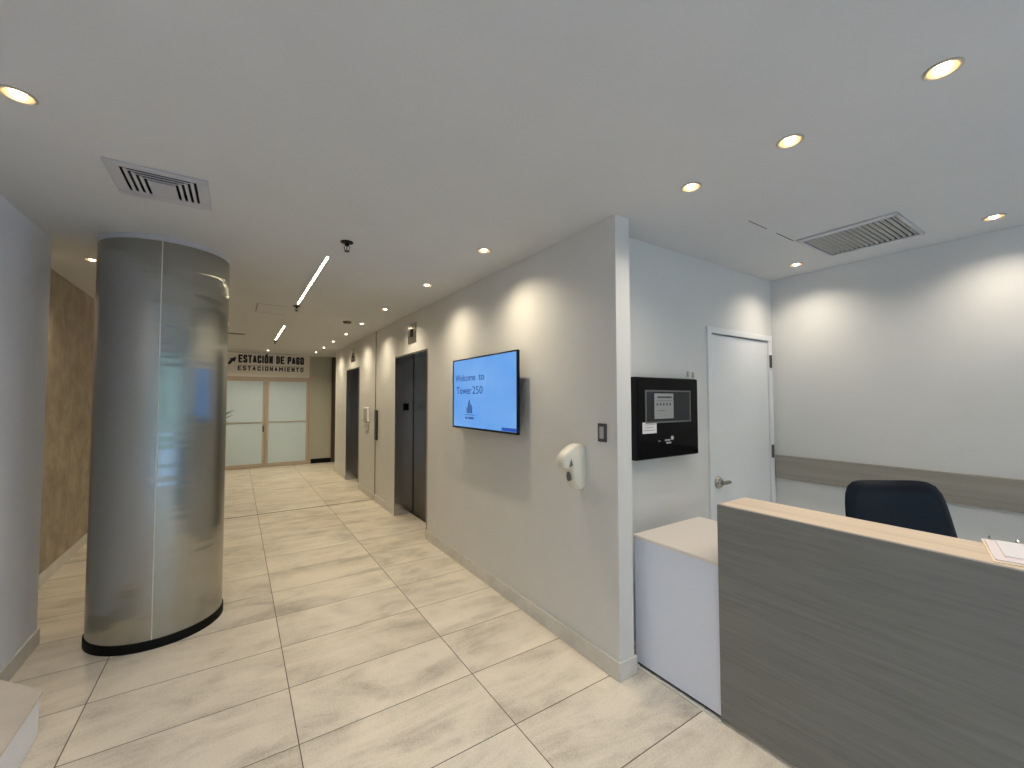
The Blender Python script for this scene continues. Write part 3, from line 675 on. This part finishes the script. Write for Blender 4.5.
# ------------------------------------------------------------------ white door
d3 = thing('door_2', 'plain pale grey door with a metal lever in the alcove wall', 'door', ((DX0+DX1)/2, 1.88, 0), kind='structure')
c = MB().box(DX0-.02, DX0+.035, 1.865, 1.99, 0, DZ+.015, bevel=.003, seg=1).box(DX1-.035, DX1+.02, 1.865, 1.99, 0, DZ+.015, bevel=.003, seg=1).box(DX0+.035, DX1-.035, 1.865, 1.99, DZ-.032, DZ+.015, bevel=.003, seg=1)
c.build('door_frame', 'white_paint', d3)
dl = MB().box(DX0+.040, DX1-.038, 1.882, 1.925, .008, DZ-.040, bevel=.002, seg=1).build('door_leaf', 'white_paint', d3)
MB().box(DX0+.035, DX1-.035, 1.93, 1.935, 0, DZ-.03).build('shadow_gap', 'dark_gap', d3)
hx, hz = 3.192, .938
MB().lathe([(.0001, 1.846), (.030, 1.852), (.044, 1.866), (.048, 1.882)], (hx, 0, hz), axis='y', n=32).tube([(hx, 1.857, hz), (hx, 1.836, hz)], .011).tube([(hx-.010, 1.834, hz), (hx+.03, 1.832, hz+.002), (hx+.065, 1.833, hz+.001), (hx+.095, 1.838, hz)], [.014, .016, .015, .014]).build('door_lever', 'satin_nickel', dl, smooth=True)
for z in (1.88, 1.07, .25): MB().tube([(DX1-.022, 1.858, z), (DX1-.022, 1.858, z+.115)], .009).box(DX1-.036, DX1-.008, 1.858, 1.866, z+.004, z+.111).build('hinge', 'hinge_metal', d3)

# wall rail
wr = MB().box(4.088, 4.12, -2.5, 1.862, .885, 1.091, bevel=.002, seg=1).build('wall_rail', 'rail_grey_wood')
tag(wr, 'wide horizontal grey wood protection rail along the right wall', 'wall rail')

# ------------------------------------------------------------------ reception desk and cabinet
XF = 2.03
dk = thing('reception_desk', 'dark grey wood-grain reception desk with a pale wood top', 'reception desk', (2.3, 0.1, 0))
MB().box(XF, XF+.018, -1.2, 1.205, .022, 1.0675, bevel=.001, seg=1).build('front_panel', 'desk_grey_laminate', dk)
MB().box(XF+.018, 2.302, -1.2, 1.205, 1.0502, 1.068, bevel=.001, seg=1).build('countertop', 'desk_top_wood', dk)
MB().box(2.272, 2.302, -1.2, 1.203, .72, 1.05).build('back_panel', 'desk_grey_laminate', dk)
MB().box(XF+.03, 2.272, 1.175, 1.203, .022, 1.05).build('end_panel', 'desk_grey_laminate', dk)
MB().box(XF+.03, 2.45, -1.2, 1.17, .70, .72, bevel=.001, seg=1).build('work_surface', 'desk_top_wood', dk)
for ya in (-1.2, 1.10): MB().box(2.41, 2.43, ya, ya+.03, 0, .70).build('support', 'desk_grey_laminate', dk)
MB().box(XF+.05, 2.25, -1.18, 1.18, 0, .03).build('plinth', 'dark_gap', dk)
cbn = thing('low_cabinet', 'low plain white cabinet between the wall end and the grey desk', 'cabinet', (2.4, 1.5, 0))
MB().box(2.045, 2.72, 1.21, 1.745, .018, .756, bevel=.0015, seg=1).build('body', 'cabinet_daylit_white', cbn)
MB().box(2.040, 2.725, 1.21, 1.75, .756, .774, bevel=.002, seg=1).build('top', 'cabinet_top_white', cbn)
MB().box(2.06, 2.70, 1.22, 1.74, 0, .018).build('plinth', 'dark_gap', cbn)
c = MB().box(2.022, 2.040, 1.205, 1.72, 0, .006); struct('trim_5', c, 'skirting_stone')

# clipboard
cp = thing('clipboard', 'manila folder with pinkish white sheets lying on the pale desk top', 'clipboard', (2.057, .286, 1.0685), rz=math.radians(13.5))
MB().prism([(0, 0), (.297, 0), (.302, -.004), (.302, -.42), (0, -.42)][::-1], 'z', 0, .004).build('board', 'manila_card', cp, local=True)
MB().prism([(.012, -.004), (.285, -.006), (.288, -.38), (.014, -.375)][::-1], 'z', .0045, .009).build('paper', 'paper_pinkish', cp, local=True)
MB().prism([(.06, -.03), (.27, -.032), (.272, -.36), (.062, -.355)][::-1], 'z', .0095, .013).build('paper', 'paper_white', cp, local=True)
for y in (-.02, -.085): MB().tube([(.291, y, .004), (.291, y, .016), (.282, y, .021), (.272, y, .016), (.272, y, .012)], .0025, 8).build('ring', 'chrome', cp, local=True)

# ------------------------------------------------------------------ office chair
oc = thing('office_chair', 'black leather office chair standing behind the reception desk, only its backrest showing above the top', 'chair', (2.605, .51, 0), rz=math.radians(54))
def pad(w, h, zc, x0, thick, topw=None, curve=.03, r=.4, n=5.0, M=28, T=10):
    """upholstered pad in the local YZ plane at local x0, hollowed towards -x"""
    c = MB(); topw = topw or w
    def sup(y, z): return (abs(y)**n+abs(z)**n)
    front = []; back = []
    for j in range(T+1):
        rho = j/T
        ringf = []; ringb = []
        for k in range(M*2):
            a = 2*PI*k/(M*2); ca, sa = math.cos(a), math.sin(a)
            s_ = (abs(ca)**n+abs(sa)**n)**(-1/n)
            u, v = ca*s_*rho, sa*s_*rho
            ww = (w+(topw-w)*(v+1)/2)/2
            edge = math.sqrt(max(0, 1-rho**6))
            cv = -curve*(u*u)
            ringf.append(c.bm.verts.new((x0+cv-thick*edge*.5*(1+.25*(1-rho*rho)), u*ww, zc+v*h/2)) if j else None)
            ringb.append(c.bm.verts.new((x0+cv+thick*edge*.5, u*ww, zc+v*h/2)) if 0 < j < T else None)
        front.append(ringf); back.append(ringb)
    fc = c.bm.verts.new((x0-thick*.625, 0, zc)); bc = c.bm.verts.new((x0+thick*.5, 0, zc)); K = M*2
    back[T] = front[T]
    for k in range(K):
        k2 = (k+1) % K
        c.bm.faces.new((fc, front[1][k], front[1][k2])); c.bm.faces.new((bc, back[1][k2], back[1][k]))
        for j in range(1, T):
            c.bm.faces.new((front[j][k], front[j+1][k], front[j+1][k2], front[j][k2]))
            c.bm.faces.new((back[j][k2], back[j+1][k2], back[j+1][k], back[j][k]))
    return c
c = pad(.575, .58, .905, .17, .05, topw=.47, curve=.03, n=6.5)
bmesh.ops.rotate(c.bm, verts=c.bm.verts, cent=(.17, 0, .6), matrix=Matrix.Rotation(math.radians(11), 3, 'Y'))
c.build('backrest', 'leather', oc, local=True, smooth=True)
c = pad(.47, .46, 0, 0, .09, topw=.45, curve=0)
bmesh.ops.rotate(c.bm, verts=c.bm.verts, cent=(0, 0, 0), matrix=Matrix.Rotation(math.radians(90), 3, 'Y'))
bmesh.ops.translate(c.bm, verts=c.bm.verts, vec=(-.05, 0, .48))
c.build('seat', 'leather', oc, local=True, smooth=True)
MB().tube([(-.02, 0, .43), (.14, 0, .43), (.205, 0, .50), (.225, 0, .62), (.222, 0, .80)], .018).build('back_support', 'black_plastic', oc, local=True, smooth=True)
MB().lathe([(.03, .12), (.03, .26), (.018, .26), (.018, .43)], n=24).build('gas_lift', 'black_plastic', oc, local=True, smooth=True)
for k in range(5):
    a = 2*PI*k/5+.3; dx, dy = math.cos(a), math.sin(a)
    lg = MB().tube([(dx*.02, dy*.02, .13), (dx*.16, dy*.16, .11), (dx*.29, dy*.29, .075)], [.024, .02, .014]).build('leg', 'black_plastic', oc, local=True, smooth=True)
    MB().lathe([(.0001, -.022), (.024, -.02), (.027, -.012), (.027, .012), (.024, .02), (.0001, .022)], (dx*.29, dy*.29, .0275), axis='y', n=20).tube([(dx*.29, dy*.29, .03), (dx*.29, dy*.29, .075)], .006).build('caster', 'black_plastic', lg, local=True, smooth=True)
